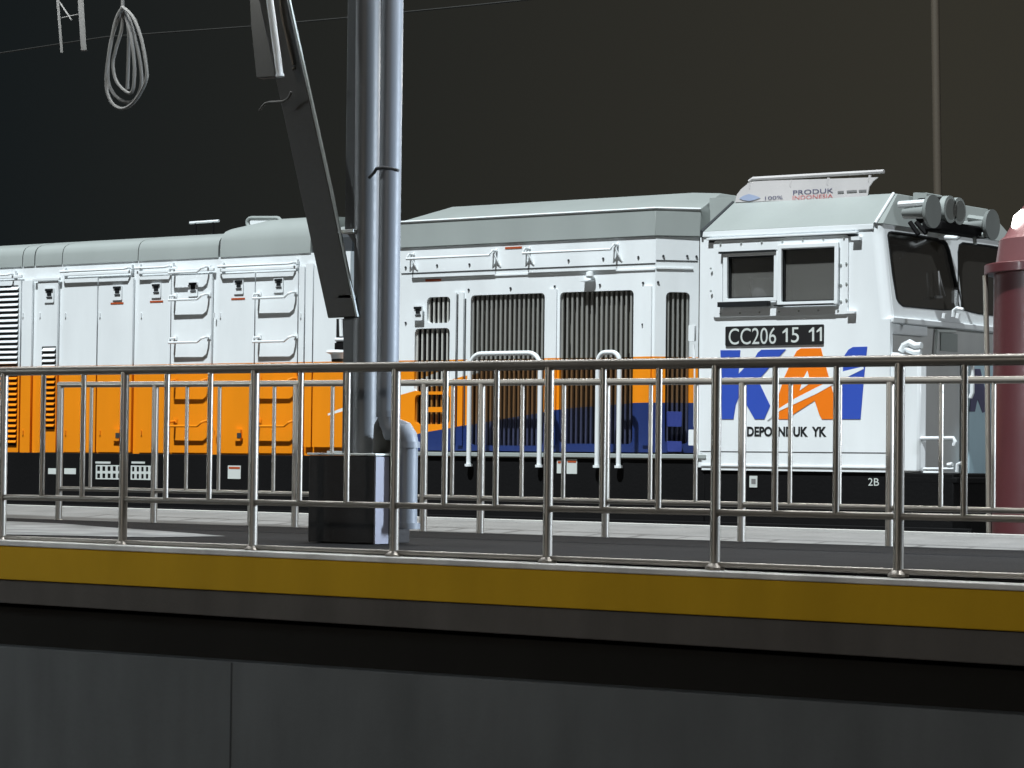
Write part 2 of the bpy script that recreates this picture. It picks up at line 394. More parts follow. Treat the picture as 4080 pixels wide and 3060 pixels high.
# radiator hood -------------------------------------------------------------
rc = MB(); DR = .16
foot = [(XD, YH+DR), (XE, YH+DR), (XF, YH+.3+DR), (XF, YF-.3), (XD, YF-.02)]
rc.add([(x, y, z_deck) for x, y in foot]+[(x, y, zA_-.02) for x, y in foot], [tuple(range(5)), tuple(range(5, 10))]+[(i, (i+1) % 5, 5+(i+1) % 5, 5+i) for i in range(5)])
core = rc.build('radiator_core', 'black', loco)
CP = Pl((XE, YH, 0), Vector((XF-XE, .3, 0)).cross(Vector((0, 0, 1))))
if CP.n.y > 0: CP = Pl(CP.p, -CP.n)
mb = MB(); zlk = Y(YH+.1).hit(1385, 926).z; xl0 = HP.hit(1262, 1300).x; mb.box(xl0, XD, YH+.1, YF, z_deck, zA_-.4); mb.build('hood_link', 'livery', loco)
mat('shaded_link', (.4, .49, .56), .45, var=.04); mb = MB(); mb.box(xl0, XD, YH+.1, YF-.01, zA_-.4, zlk); mb.build('link_cover', 'shaded_link', loco, .01)  # white cover toned bluish grey for the weaker light reaching it
zbot = HP.hit(2300, 1800).z
def skin(pl, x0, x1, holes):
    l0 = rect3(pl, x0, 990, x1, 1700); zt, zb = zA_, zbot
    l0[0].z = l0[1].z = zt; l0[2].z = l0[3].z = zb
    m_ = MB(); hl = [rect3(pl, *h, r=.045) for h in holes]; m_.plate([l0]+hl, pl.n*-.05); return m_.build('radiator_side', 'livery', loco)
G = [(1702, 1183, 1794, 1287), (1653, 1308, 1792, 1560), (1653, 1572, 1792, 1690), (1876, 1172, 2171, 1775), (2232, 1160, 2525, 1768)]
skin(HP, 1590, 2612, G)
g5 = (2654, 1164, 2749, 1768); skin(CP, 2613, 2786, [g5])
def grille(pl, g, n, m='slat_livery', back='black', depth=.03, hw=3.4):
    x0, y0, x1, y1 = g; sl = MB()
    gr = rectplate(pl, x0-6, y0-6, x1+6, y1+6, -.012, -depth-.06).build('grille', back, loco)
    for i in range(n):
        xm = x0+(x1-x0)*(i+.5)/n; rectplate(pl, xm-hw, y0-3, xm+hw, y1+3, -.02, -depth, 0, sl)
    sl.build('slats', m, gr); return gr
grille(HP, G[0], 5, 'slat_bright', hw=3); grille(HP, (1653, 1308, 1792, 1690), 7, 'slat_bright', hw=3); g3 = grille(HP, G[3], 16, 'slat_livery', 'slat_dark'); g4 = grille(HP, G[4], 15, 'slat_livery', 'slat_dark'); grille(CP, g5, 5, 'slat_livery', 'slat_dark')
# fan guard discs seen behind the slats
for (x0, x1, gp) in ((1890, 2155, g3), (2250, 2510, g4)):
    a, b = HP.hit(x0, 1400), HP.hit(x1, 1400); cz = HP.hit(x0, 1330).z; r = (b.x-a.x)/2; cxx = (a.x+b.x)/2
    fd = MB(); nn = 40; fd.plate([[(cxx+r*math.cos(2*math.pi*i/nn), YH+.078, cz+r*.95*math.sin(2*math.pi*i/nn)) for i in range(nn)]], (0, .008, 0)); fd.build('fan_guard', 'slat_dark', gp)
# middle mullion frames around the grilles (raised white/orange posts)
for (x0, x1, ya) in ((1812, 1822, 1165), (1832, 1852, 1165), (2190, 2222, 1152), (2568, 2600, 1140)):
    rectplate(HP, x0, ya, x1, 1775, .02, .001, .004).build('mullion', 'livery', loco, .003)
rectplate(HP, 1823, 1172, 1829, 1700, .003, .001).build('door_gap', 'black', loco)
rectplate(HP, 1853, 1190, 1858, 1700, .003, .001).build('door_gap', 'seam', loco)
latch(loco, 1666, 1243)
rectplate(HP, 1702, 1622, 1772, 1642, .02, .01, .004).build('door_bar', 'livery', loco, .003)
# blue electrical boxes near the cab
rectplate(CP, 2656, 1640, 2712, 1700, .06, .01, .01).build('blue_box', 'box_blue', loco, .004)
rectplate(CP, 2656, 1758, 2712, 1800, .06, .01, .01).build('blue_box', 'box_blue', loco, .004)
# upper overlapping panel line, bolts, marks, lamp
st = MB(); 
l = rect3(HP.off(.001), 1642, 1088, 2611, 1094); 
st.plate([l], HP.n*.012); st.plate([rect3(CP.off(.001), 2614, 1066, 2760, 1072)], CP.n*.012); st.build('panel_strip', 'livery', loco)
st = MB(); st.plate([rect3(HP.off(.001), 1600, 1068, 2611, 1072)], HP.n*.004); st.plate([rect3(CP.off(.001), 2614, 1037, 2780, 1041)], CP.n*.004); st.build('panel_seam', 'seam', loco)
bt = MB()
BM = 'seam'
def bolt(pl, x, y, r=.012): b_ = MB(); b_.tube([pl.hit(x, y), pl.off(.012).hit(x, y)], r, 8); b_.build('bolt', BM, loco)
for (x, y) in ((1616, 1065), (1741, 1057), (1870, 1053), (2265, 1037), (2403, 1030), (2543, 1024), (1867, 1154), (2034, 1148), (2210, 1141), (2210, 1300), (2390, 1135), (2562, 1127), (2560, 1293), (1616, 1286)): bolt(HP, x, y)
for (x, y) in ((2643, 1020), (2738, 1020), (2775, 1022), (2622, 1124)): bolt(CP, x, y)

for (a, b, y) in ((2013, 2080, 987), (1696, 1758, 1116)): rectplate(HP, a, y-4, b, y+4, .004, .001).build('red_mark', 'red_mark', loco)
lp = MB(); a = HP.off(.06).hit(2350, 1100); lp.lathe([(.0, .05), (.035, .04), (.04, 0), (.03, -.02)], a, 14); lp.build('side_lamp', 'white_paint', loco)
rectplate(HP, 2330, 1118, 2368, 1123, .1, 0, 0).build('lamp_bracket', 'white_paint', loco)
def hr2(x0, x1, y0, y1):
    mb = MB(); A, B_ = HP.hit(x0, y0), HP.hit(x1, y1); n = HP.n*.12; A.z = B_.z = (A.z+B_.z)/2; dn = Vector((0, 0, -.05))
    mb.tube([A, A+n*.7, A+n+dn, B_+n+dn, B_+n*.7, B_], .012, 8)
    for q in (A, B_):
        mb.tube([q+Vector((0, 0, .02)), q+n*.45+Vector((0, 0, -.03)), q+Vector((.05, 0, -.16))], .009, 6)
        mb.tube([q+n*.45+Vector((0, 0, -.03)), q+Vector((-.05, 0, -.16))], .009, 6)
    mb.build('roof_handrail', 'white_paint', loco)
hr2(1650, 1980, 1012, 1003); hr2(2112, 2462, 990, 978)
# radiator roof
z1 = zA_+.268; z2 = z1+.20
ro = MB()
zA2 = zA_+.003
bot = [(XD, YH-.02), (XE, YH-.02), (XF+.01, YH+.28), (XF+.01, YF-.1), (XD, YF)]
mid = bot; top = [(XD+.18, YH+.62), (XE+.0, YH+.62), (XF-.1, YH+.8), (XF-.1, YF-.6), (XD+.18, YF-.6)]
vs = [(x, y, zA2) for x, y in bot]+[(x, y, z1) for x, y in mid]+[(x, y, z2) for x, y in top]
fs = [tuple(range(5)), tuple(range(10, 15))]
for k in (0, 5):
    for i in range(5): fs.append((k+i, k+(i+1) % 5, k+5+(i+1) % 5, k+5+i))
ro.add(vs, fs); ro.build('radiator_roof', 'grey_paint', loco, .006)
ed = MB(); ed.tube([(XD, YH-.022, z1), (XE, YH-.022, z1), (XF+.01, YH+.278, z1)], .013, 6); ed.build('roof_edge', 'white_paint', loco)
# link between radiator hood and cab
lk = MB(); lk.box(XF, Xr, YH+.45, YF-.1, z_deck, z1+.12); lk.build('hood_link', 'grey_paint', loco)
# U-shaped walkway handrails
def urail(x0, x1, yt, yb, rc_):
    pl = SP.off(.02); a, b = pl.hit(x0, yb), pl.hit(x1, yb); zt = pl.hit((x0+x1)/2, yt).z; zb = (a.z+b.z)/2
    mb = MB(); w = b.x-a.x; r = min(rc_, w/2-.001); pts = [(a.x, a.y, zb)]
    for i in range(7): t = R(180-90*i/6); pts.append((a.x+r+r*math.cos(t), a.y, zt-r+r*math.sin(t)))
    for i in range(7): t = R(90-90*i/6); pts.append((b.x-r+r*math.cos(t), a.y, zt-r+r*math.sin(t)))
    pts.append((b.x, a.y, zb)); mb.tube(pts, .0235, 12)
    for q in (a, b): mb.tube([(q.x, a.y, zb-.005), (q.x, a.y, zb+.02)], .04, 10)
    mb.build('walkway_handrail', 'white_paint', loco)
urail(1867, 2148, 1408, 1858, .14); urail(2378, 2464, 1404, 1862, .09)
# frame labels
def lab(x0, y0, x1, y1, m='number_white', r=.004, lift=-.018, th=.004, name='label_plate'): return rectplate(SP, x0, y0, x1, y1, th, lift, r).build(name, m, loco)
for q in ((193, 1866, 234, 1889), (257, 1866, 303, 1889), (381, 1839, 441, 1847), (525, 1839, 578, 1847)): lab(*q)
def tgrid(x0, y0, x1, y1, nx):
    pl = SP.off(-.018); holes = []; w = (x1-x0)/nx; hh = (y1-y0)/2
    for i in range(nx):
        for j in range(2): holes.append(rect3(pl, x0+i*w+5, y0+j*hh+5, x0+(i+1)*w-4, y0+(j+1)*hh-5))
    m_ = MB(); m_.plate([rect3(pl, x0, y0, x1, y1)]+holes, pl.n*.004); m_.build('data_table', 'number_white', loco)
tgrid(383, 1853, 487, 1910, 5); tgrid(522, 1855, 614, 1912, 5)
for (a, b, cc, d) in ((909, 1855, 960, 1908), (2220, 1833, 2239, 1886), (2259, 1830, 2300, 1888)):
    lab(a, b, cc, d, 'number_white'); lab(a+3, b+5, cc-4, b+13, 'red_mark', 0, -.0135, .002, 'red_band')
lab(2987, 1896, 3018, 1942); lab(2994, 1908, 3011, 1928, 'mid_grey', 0, -.0135, .002, 'plate_mark')
text('2B', SP, 3459, 1905, 3502, 1935, 'number_white', 'end_letters', loco, -.016)

# ------------------------------------------------------------ cab
z_e = SP.hit(3000, 938).z - .01           # top of white side (gutter)
e0 = SP.hit(2838, 922); e1 = SP.hit(3527, 889); ze = (e0.z+e1.z)/2; YT = YS+.45; TP = Y(YT)
t0 = TP.hit(2922, 806); t1 = TP.hit(3560, 771); zt = (t0.z+t1.z)/2
zcb = SP.hit(3150, 1877).z                # bottom of cab side
ch = .085                                   # rounded front corner
Xbelt = SP.hit(3543, 1262).x; zbelt = SP.hit(3560, 1262).z; Xtop = SP.hit(3502, 889).x
Yc = YS+W2/2
def mir(p): return Vector((p[0], 2*Yc-p[1], p[2]))
sl_ = [(2800, 968), (3470, 930)]
Xs1 = SP.hit(3545, 1500).x
# side wall with two window openings
w1 = rect3(SP, 2902, 1018, 3092, 1190, .01); w2 = rect3(SP, 3118, 985, 3333, 1203, .01)
def xz(p, y): q = Vector(p); q.y = y; return q
A = [Vector((Xr, YS, zcb)), Vector((Xs1, YS, zcb)), Vector((Xs1, YS, zbelt-.02)), Vector((Xbelt-ch, YS, zbelt-.02)), Vector((Xtop-ch, YS, ze)), Vector((Xr, YS, ze))]
for side in (0, 1):
    loops = [A, w1, w2]
    if side: loops = [[mir(p) for p in l] for l in loops]
    m_ = MB(); m_.plate(loops, (0, .05 if not side else -.05, 0)); m_.build('cab_side', 'white_paint', loco)
# windshield wall (raked)
pb = Vector((Xbelt, YS+ch, zbelt)); pt = Vector((Xtop, YS+ch, ze)); WP = Pl(pb, Vector((0, 1, 0)).cross(pt-pb))
if WP.n.x < 0: WP = Pl(WP.p, -WP.n)
q5 = lambda l: [(3200+x/2.514, 650+y/2.514) for x, y in l]
wl = loop3(WP, q5([(842, 720), (852, 690), (880, 680), (1130, 712), (1400, 762), (1445, 800), (1475, 880), (1500, 1000), (1592, 1400), (1592, 1450), (1570, 1470), (1400, 1478), (1000, 1440), (955, 1405), (930, 1360), (890, 1120)]))
ow = [pb, mir(pb), mir(pt), pt]
m_ = MB(); m_.plate([ow, wl, [mir(p) for p in wl]], WP.n*-.05); m_.build('windshield_wall', 'white_paint', loco)
for side in (0, 1):
    f_ = (lambda p: p) if not side else mir
    m_ = MB(); N = 6; vs = []
    for (xx, zz) in ((Xbelt, zbelt-.02), (Xtop, ze)):
        for i in range(N+1): t = R(90*i/N); vs.append(f_(Vector((xx-ch+ch*math.sin(t), YS+ch-ch*math.cos(t), zz))))
    m_.add(vs, [(i, i+1, N+2+i, N+1+i) for i in range(N)]); m_.build('corner_pillar', 'white_paint', loco)
    g = MB(); l = [f_(p)-WP.n*.03 for p in wl]; g.plate([l], WP.n*-.006)
    wd = g.build('windshield', 'glass_front', loco, smooth=False)
    m2 = MB(); cen = sum((p for p in wl), Vector())/len(wl); inner = [p+(cen-p)*.035 for p in wl]
    m2.plate([[f_(p)+WP.n*.002 for p in wl], [f_(p)+WP.n*.002 for p in inner]], WP.n*-.03); m2.build('gasket', 'rubber', wd)
# wiper
wp = MB(); q = WP.off(.03); wp.tube([q.hit(3748, 1185), q.hit(3740, 1080)], .008, 6); wp.tube([q.hit(3765, 1180), q.hit(3742, 1090)], .006, 6); wp.tube([q.hit(3728, 1183), q.hit(3752, 1183)], .014, 6); wp.build('wiper', 'mid_grey', loco)
# belt ledge, front lower wall
be = MB(); be.box(Xbelt-.35, Xbelt+.03, YS+.02, YS+W2-.02, zbelt-.05, zbelt+.005); be.build('belt_ledge', 'white_paint', loco, .01)
b2 = MB(); xp = Xbelt; yb_ = None
for yy in [YS+.1+i*.01 for i in range(200)]:
    d = Vector((xp, yy, zbelt-.1))-EYE; px = CX+F_PX*d.dot(RT)/d.dot(FW)
    if px > 3700: yb_ = yy; break
b2.box(Xbelt-.3, Xbelt-.01, YS+.012, yb_, zbelt-.145, zbelt-.05); b2.build('belt_skirt', 'white_paint', loco, .015)
fw = MB(); Xw = Xs1-.08; fw.box(Xw-.05, Xw, YS+.05, YS+W2-.05, zcb-.1, zbelt-.05); fw.build('front_wall', 'front_white_shaded', loco)
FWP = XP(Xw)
rectplate(XP(Xw+.001), 3560, 1330, 3700, 1860, .001, .0).build('front_wall_panel', 'front_white_shaded', loco)
# window frame on front wall (white angle)
m_ = MB(); q = FWP.off(.03); m_.tube([q.hit(3728, 1410), q.hit(3734, 1318), q.hit(3806, 1320)], .016, 6); m_.build('door_frame', 'number_white', loco)
rectplate(FWP.off(.0), 3746, 1328, 3812, 1400, .01, .004).build('door_panel', 'grey_paint', loco)
# nose: low corner housing, centre nose
XN = Xs1+.5
nc = MB(); zn = SP.hit(3600, 1400).z
fp = [(Xs1, YS+.01), (Xs1+.2, YS+.01), (Xs1+.27, YS+.05), (Xs1+.3, YS+.14), (Xs1, YS+.14)]
nc.add([(x, y, zcb) for x, y in fp]+[(x, y, zn-(.07 if x > Xs1+.1 else 0)) for x, y in fp], [tuple(range(5)), tuple(range(5, 10))]+[(i, (i+1) % 5, 5+(i+1) % 5, 5+i) for i in range(5)])
nc.build('nose_corner', 'white_paint', loco, .02)
hz = MB(); q = Y(YS+.1); hz.tube([q.hit(*p) for p in ((3590, 1400), (3602, 1378), (3625, 1366), (3648, 1378), (3672, 1376))], .03, 10)
hz.tube([q.hit(*p) for p in ((3602, 1385), (3622, 1396), (3645, 1404), (3670, 1402))], .024, 10); hz.build('hose_coupling', 'white_paint', loco)
cn = MB(); CNX = Xs1+.02
ycn = None
for yy in [YS+.3+i*.01 for i in range(200)]:
    d = Vector((CNX, yy, zbelt-.6))-EYE; px = CX+F_PX*d.dot(RT)/d.dot(FW)
    if px > 3862: ycn = yy; break
cn.box(Xw, CNX, ycn, 2*Yc-ycn if ycn < Yc-.2 else ycn+.9, zcb-.02, SP.hit(3600, 1395).z); cn.build('nose_front', 'light_blue', loco, .02)
NP = XP(CNX+.002)
m_ = MB(); m_.plate([loop3(NP, ((3872, 1470), (3905, 1470), (3926, 1560), (3926, 1640), (3914, 1645), (3894, 1590), (3884, 1640), (3864, 1640)))], NP.n*.003); m_.build('nose_emblem', 'sign_ink', loco)
# front platform, step rails
pf = MB(); pf.box(Xw, Xs1+.66, YS+.02, YS+W2-.02, zcb-.09, zcb-.035); pf.build('front_platform', 'dark_frame', loco, .01)
q = Y(YS+.08)
m_ = MB(); m_.tube([q.hit(*p) for p in ((3638, 1768), (3650, 1752), (3672, 1747), (3800, 1746), (3806, 1760), (3800, 1776))], .018, 8)
m_.tube([q.hit(3680, 1868), q.hit(3800, 1868)], .012, 8); m_.tube([q.hit(3680, 1883), q.hit(3745, 1883)], .012, 8)
m_.tube([q.hit(*p) for p in ((3812, 1880), (3815, 1850), (3832, 1843))], .014, 8); m_.tube([q.hit(3776, 1853), q.hit(3795, 1850)], .02, 8); m_.build('step_rail', 'white_paint', loco)
m_ = MB(); q = Y(YS+.6); m_.tube([q.hit(3874, 1455), q.hit(3874, 1565), q.hit(3866, 1585)], .02, 8); m_.build('front_handrail', 'white_paint', loco)
m_ = MB(); q = Y(YS+.3); m_.tube([q.hit(*p) for p in ((3797, 1262), (3800, 1236), (3812, 1228), (3838, 1234))], .016, 8)
for xx in (3760, 3815): m_.tube([q.hit(xx, 1268), q.hit(xx+4, 1248)], .02, 8)
m_.build('belt_grab_iron', 'white_paint', loco)
# other cab walls, floor, interior
m_ = MB(); m_.box(Xr, Xr+.05, YS+.05, YS+W2-.05, zcb, ze); m_.build('cab_rear_wall', 'white_paint', loco)
m_ = MB(); m_.box(Xr+.053, Xr+.058, YS+.055, YS+W2-.055, zcb, ze-.02); m_.build('cab_lining', 'interior', loco)
m_ = MB(); m_.box(Xr+.052, Xw-.06, YS+1.25, YS+1.3, zcb, ze-.1); m_.build('cab_interior', 'interior', loco)
m_ = MB(); m_.box(Xr+.052, Xw-.06, YS+.052, YS+1.24, zbelt-.35, zbelt-.3); m_.build('control_desk', 'interior', loco)
sx = Y(YS+.3).hit(3062, 1150)
m_ = MB(); m_.lathe([(.01, .0), (.13, 0), (.135, -.12), (.12, -.17), (.1, -.3), (.16, -.36), (.17, -.6), (.01, -.6)], (sx.x, YS+.24, SP.hit(3062, 1100).z)); m_.build('driver_seat', 'seat_cloth', loco)
for w, (a, b, cc, d) in ((w1, (2902, 1018, 3092, 1190)), (w2, (3118, 985, 3333, 1203))):
    g = MB(); g.plate([[p+Vector((0, .03, 0)) for p in w]], (0, .006, 0)); gw = g.build('cab_window', 'glass', loco, smooth=False)
    m_ = MB(); pl = SP.off(.022); m_.plate([rect3(pl, a-14, b-14, cc+12, d+12), rect3(pl, a+2, b+2, cc-2, d-2)], pl.n*.03); m_.build('window_frame', 'white_paint', gw, .003)
    m_ = MB(); pl = SP.off(.0); m_.plate([rect3(pl, a+1, b+1, cc-1, d-1), rect3(pl, a+8, b+9, cc-8, d-7)], pl.n*-.02); m_.build('gasket', 'rubber', gw)
# outer window surround
m_ = MB(); pl = SP.off(.001); m_.plate([rect3(pl, 2848, 948, 3384, 1258, .03), rect3(pl, 2884, 995, 3352, 1228, .01)], pl.n*.02); m_.build('window_surround', 'white_paint', loco)
BM = 'grey_paint'
for i in range(7): bolt(SP.off(.02), 2870+i*82, 972-i*4.2, .009); bolt(SP.off(.02), 2870+i*78, 1250-i*2.6, .009)
for yy in (1070, 1160): bolt(SP.off(.02), 2832, yy, .011)
for yy in (1055, 1135, 1200): bolt(SP.off(.02), 3350, yy, .01); bolt(SP.off(.02), 3372, yy-6, .01)

for (a, b, cc, d) in ((2874, 1000, 3100, 1008), (2870, 1202, 3070, 1222), (3094, 1212, 3330, 1218)):
    rectplate(SP, a, b, cc, d, .05, .022, .003).build('window_track', 'rubber', loco)
m_ = MB(); a, b = SP.hit(2824, 961), SP.hit(3422, 928); zz = (a.z+b.z)/2; m_.box(a.x, b.x, YS-.045, YS, zz, zz+.018); m_.build('rain_gutter', 'white_paint', loco, .004)
m_ = MB(); m_.box(a.x+.01, b.x-.01, YS-.012, YS, zz-.022, zz-.002); m_.build('gutter_shadow', 'seam', loco)  # dark strip that paints in the shadow below the gutter
rectplate(SP, 3402, 944, 3436, 958, .05, 0, .004).build('cab_bracket', 'white_paint', loco); rectplate(SP, 3380, 1240, 3413, 1250, .05, 0, .004).build('cab_bracket', 'white_paint', loco)
rectplate(SP, 2790, 1800, 3545, 1803, .003, 0, 0).build('cab_seam', 'seam', loco)
rectplate(SP, 2790, 1855, 3545, 1861, .012, 0, 0).build('sill_strip', 'white_paint', loco)
m_ = MB(); m_.box(Xr-.05, Xr+.0, YS+.01, YS+.06, zcb+.02, ze-.05); m_.build('rear_door_edge', 'white_paint', loco, .006)
for (y0, y1) in ((1295, 1360), (1712, 1775)):
    rectplate(SP, 2750, y0, 2774, y1, .03, -.02, .01).build('door_hinge', 'white_paint', loco, .004)
m_ = MB(); q = SP.off(.02); m_.tube([q.hit(2764, 1372), q.hit(2762, 1440)], .012, 8); m_.tube([q.hit(2768, 1395), q.hit(2766, 1700)], .008, 8); m_.build('cab_grab_pole', 'white_paint', loco)
# cab roof
rf = MB()
eb = [Vector((Xr-.01, YS-.01, ze)), Vector((Xtop-ch*.4, YS-.01, ze)), Vector((Xtop+.01, YS+ch*.6, ze))]
tb = [Vector((t0.x, YT, zt)), Vector((t1.x, YT, zt)), Vector((t1.x+.02, YT+.04, zt))]
lo = eb+[mir(p) for p in reversed(eb)]; hi = tb+[mir(p) for p in reversed(tb)]; n = 6
rf.add(lo+hi, [tuple(range(n)), tuple(range(n, 2*n))]+[(i, (i+1) % n, n+(i+1) % n, n+i) for i in range(n)])
rf.build('cab_roof', 'grey_paint', loco, .008)
wb = MB(); wb.box(Xr-.012, Xtop-ch*.6, YS-.014, YS+.04, ze-.05, ze-.001); wb.build('roof_flashing', 'white_paint', loco, .004)
rs = MB(); k = .03
rs.tube([eb[1]+Vector((0, -.0, 0)), tb[1]], .014, 8); rs.build('roof_seam', 'white_paint', loco)
rs = MB(); rs.tube([Vector((Xr-.015, YS-.0, ze-.05)), Vector((Xr-.015, YS-.012, ze)), tb[0]], .016, 8); rs.build('roof_gasket', 'seam', loco)
# roof sign board
sgp = Y(YT-.02); sg = MB(); sg.plate([loop3(sgp, ((2928, 806), (2936, 775), (2952, 754), (2975, 735), (2986, 722), (3498, 706), (3478, 722), (3462, 745), (3455, 789)))], (0, .012, 0))
sgn = sg.build('roof_sign', 'roof_sign', loco)
tp = MB(); q = Y(YT-.012); tp.tube([q.hit(2985, 723), q.hit(3000, 713), q.hit(3522, 683)], .018, 8)
for x, y in ((2992, 727), (3155, 719), (3302, 711), (3467, 700)): tp.tube([Y(YT-.012).hit(x, y-3), Y(YT-.012).hit(x-4, y+22), Y(YT-.01).hit(x-2, y+26)], .013, 8)
tp.build('sign_rail', 'roof_sign', sgn)
text('100%', sgp, 3048, 781, 3118, 795, 'sign_ink', 'sign_writing', sgn)
text('PRODUK', sgp, 3160, 754, 3320, 772, 'sign_ink', 'sign_writing', sgn)
text('INDONESIA', sgp, 3158, 776, 3318, 792, 'sign_red', 'sign_writing', sgn)
m_ = MB(); m_.plate([loop3(sgp.off(.004), ((2945, 791), (2962, 780), (2984, 773), (3008, 779), (3030, 788), (3008, 796), (2985, 801), (2960, 797)))], sgp.n*.002); m_.build('sign_emblem', 'sign_blue', sgn)
for a, b, yy in ((3338, 3362, 765), (3374, 3414, 762), (3422, 3452, 760)): rectplate(sgp, a, yy-4, b, yy+4, .002, .004).build('sign_mark', 'mid_grey', sgn)
# roof box + horns + headlights at the front
XHn = Xtop+.2
def yfor(px, x, z):
    y = YS-.5
    while y < YS+4:
        d = Vector((x, y, z))-EYE
        if CX+F_PX*d.dot(RT)/d.dot(FW) > px: return y
        y += .01
    return y
def hornset(px, py, s=1., xh=None, dr=.148):
    xh = xh or XHn+.35; y = yfor(px, xh, zt-.1); z = XP(xh).hit(px, py).z
    mb = MB(); N = 28
    for (x0_, r0, x1_, r1) in ((xh, dr, xh-.035, dr*.95), (xh-.035, dr*.95, xh-.09, .05), (xh-.09, .05, xh-.3, .035)):
        vs = [(xx, y+rr_*math.cos(2*math.pi*j/N), z+rr_*math.sin(2*math.pi*j/N)) for xx, rr_ in ((x0_, r0), (x1_, r1)) for j in range(N)]
        mb.add(vs, [(j, (j+1) % N, N+(j+1) % N, N+j) for j in range(N)]+[tuple(range(N)), tuple(range(N, 2*N))])
    return mb.build('horn', 'horn_grey_shaded', loco), y, z, xh
_, y1_, zh1, xh1 = hornset(3719, 842); _, y2_, zh2, xh2 = hornset(3956, 895, dr=.14)
m_ = MB(); q = Y(y1_)
m_.tube([q.hit(3582, 815), q.hit(3700, 806)], .03, 8); m_.tube([q.hit(3600, 865), q.hit(3695, 862)], .018, 8); m_.build('horn_bracket', 'white_paint', loco)
m_ = MB(); m_.plate([loop3(q, ((3602, 828), (3682, 824), (3682, 860), (3616, 864)))], (0, .1, 0)); m_.build('horn_box', 'grey_paint', loco)
m_ = MB(); m_.tube([q.hit(3625, 885), q.hit(3660, 935)], .022, 8); m_.tube([q.hit(3650, 885), q.hit(3690, 930)], .022, 8); m_.build('horn_stay', 'dark_frame', loco)
m_ = MB(); q = Y(YS+.7); m_.plate([loop3(q, rr(3638, 767, 3692, 800, 5))], (0, .3, 0)); m_.build('roof_box', 'grey_paint', loco, .01)
for (px, py) in ((3765, 835), (3800, 842)):
    xh = XHn+.2; y = yfor(px, xh, zt-.1); z = XP(xh).hit(px, py).z
    m_ = MB(); m_.tube([(xh-.25, y, z), (xh+.04, y, z)], .115, 24); hl = m_.build('headlight', 'dark_frame', loco)
    m_ = MB(); m_.tube([(xh+.0, y, z), (xh+.055, y, z)], .123, 24); m_.build('rim', 'grey_paint', hl)
    m_ = MB(); m_.tube([(xh+.05, y, z), (xh+.062, y, z)], .095, 20); m_.build('lens', 'glass', hl)
m_ = MB(); xh = XHn+.1; ya = yfor(3690, xh, zt-.2); yb = yfor(3905, xh, zt-.2)
m_.box(xh-.05, xh+.15, ya, yb, XP(xh).hit(3790, 935).z, XP(xh).hit(3790, 895).z); m_.build('headlight_mount', 'dark_frame', loco, .02)
m_ = MB(); q = Y(YS+1.1); m_.tube([q.hit(*p) for p in ((3692, 915), (3705, 935), (3745, 946), (3815, 948), (3832, 932))], .022, 8); m_.build('mount_tube', 'white_paint', loco)
m_ = MB(); q = Y(y2_); m_.tube([q.hit(3840, 890), q.hit(3903, 890)], .02, 8); m_.tube([q.hit(3880, 930), q.hit(3886, 975)], .018, 8); m_.tube([q.hit(3860, 868), q.hit(3945, 880)], .03, 8); m_.tube([q.hit(3905, 935), q.hit(3922, 934)], .028, 8); m_.build('horn_bracket', 'grey_paint', loco)

# number plate, logo, depot lettering
pl_ = rectplate(SP, 2893, 1297, 3284, 1376, .012, .001, .012); npl = pl_.build('number_plate', 'black', loco)
text('CC206', SP, 2903, 1307, 3092, 1372, 'number_white', 'number_writing', npl, .015)
text('5', SP, 3152, 1304, 3183, 1365, 'number_white', 'number_writing', npl, .015)
for x1_, dy in ((3139, 0), (3244, -3), (3275, -4)):
    m_ = MB(); q = SP.off(.015); m_.plate([loop3(q, [(x1_-x, y+dy) for x, y in ((0, 1363), (8, 1363), (8, 1322), (21, 1329), (21, 1322), (6, 1307), (0, 1307))])], q.n*.001); m_.build('number_writing', 'number_white', npl)
text('DEPO INDUK  YK', SP, 2976, 1700, 3293, 1740, 'rubber', 'depot_lettering', loco, .003, bold=.04)
Q = lambda l: [(2700+x/2.765, 1200+y/2.765) for x, y in l]
def logo(pts, m, lift, name='logo_letter', par=None):
    mb = MB(); pl = SP.off(lift); mb.plate([loop3(pl, Q(pts))], pl.n*.002); return mb.build(name, m, par or loco)
lk_ = logo([(472, 540), (692, 540), (672, 800), (735, 735), (850, 625), (885, 565), (925, 535), (1195, 530), (1075, 660), (910, 845), (900, 900), (1020, 1150), (955, 1300), (850, 1300), (690, 1020), (640, 1140), (615, 1300), (487, 1300)], 'logo_blue', .003)
la_ = logo([(1280, 610), (1312, 550), (1355, 520), (1580, 517), (1600, 600), (1640, 740), (1745, 1130), (1745, 1300), (1590, 1300), (1562, 1250), (1510, 1095), (1285, 1240), (1215, 1300), (1045, 1300), (1110, 1050), (1170, 850)], 'logo_orange', .003)
li_ = logo([(1830, 612), (1880, 535), (1930, 505), (2090, 500), (2055, 830), (2015, 1300), (1790, 1300)], 'logo_blue', .003)
logo([(1430, 765), (1465, 900), (1345, 985), (1385, 850)], 'white_paint', .0055, 'logo_notch', la_)
logo([(985, 1305), (1050, 1225), (1285, 1075), (1550, 940), (1700, 870), (1830, 770), (2045, 720), (2052, 745), (1900, 820), (1700, 925), (1550, 1010), (1285, 1135), (1130, 1205), (1000, 1310)], 'white_paint', .0055, 'logo_stripe', la_)

# ============================================================ SETTING
zfl = EZ-.495
YF1, YF2 = 11.5, 14.7
g = MB(); g.add([(-400, -200, -1.3), (400, -200, -1.3), (400, 600, -1.3), (-400, 600, -1.3)], [(0, 1, 2, 3)]); struct('ground', g, 'asphalt')
g = MB(); g.box(-120, 90, 16.62, 60, -1.25, -.02); struct('track_bed', g, 'ballast')
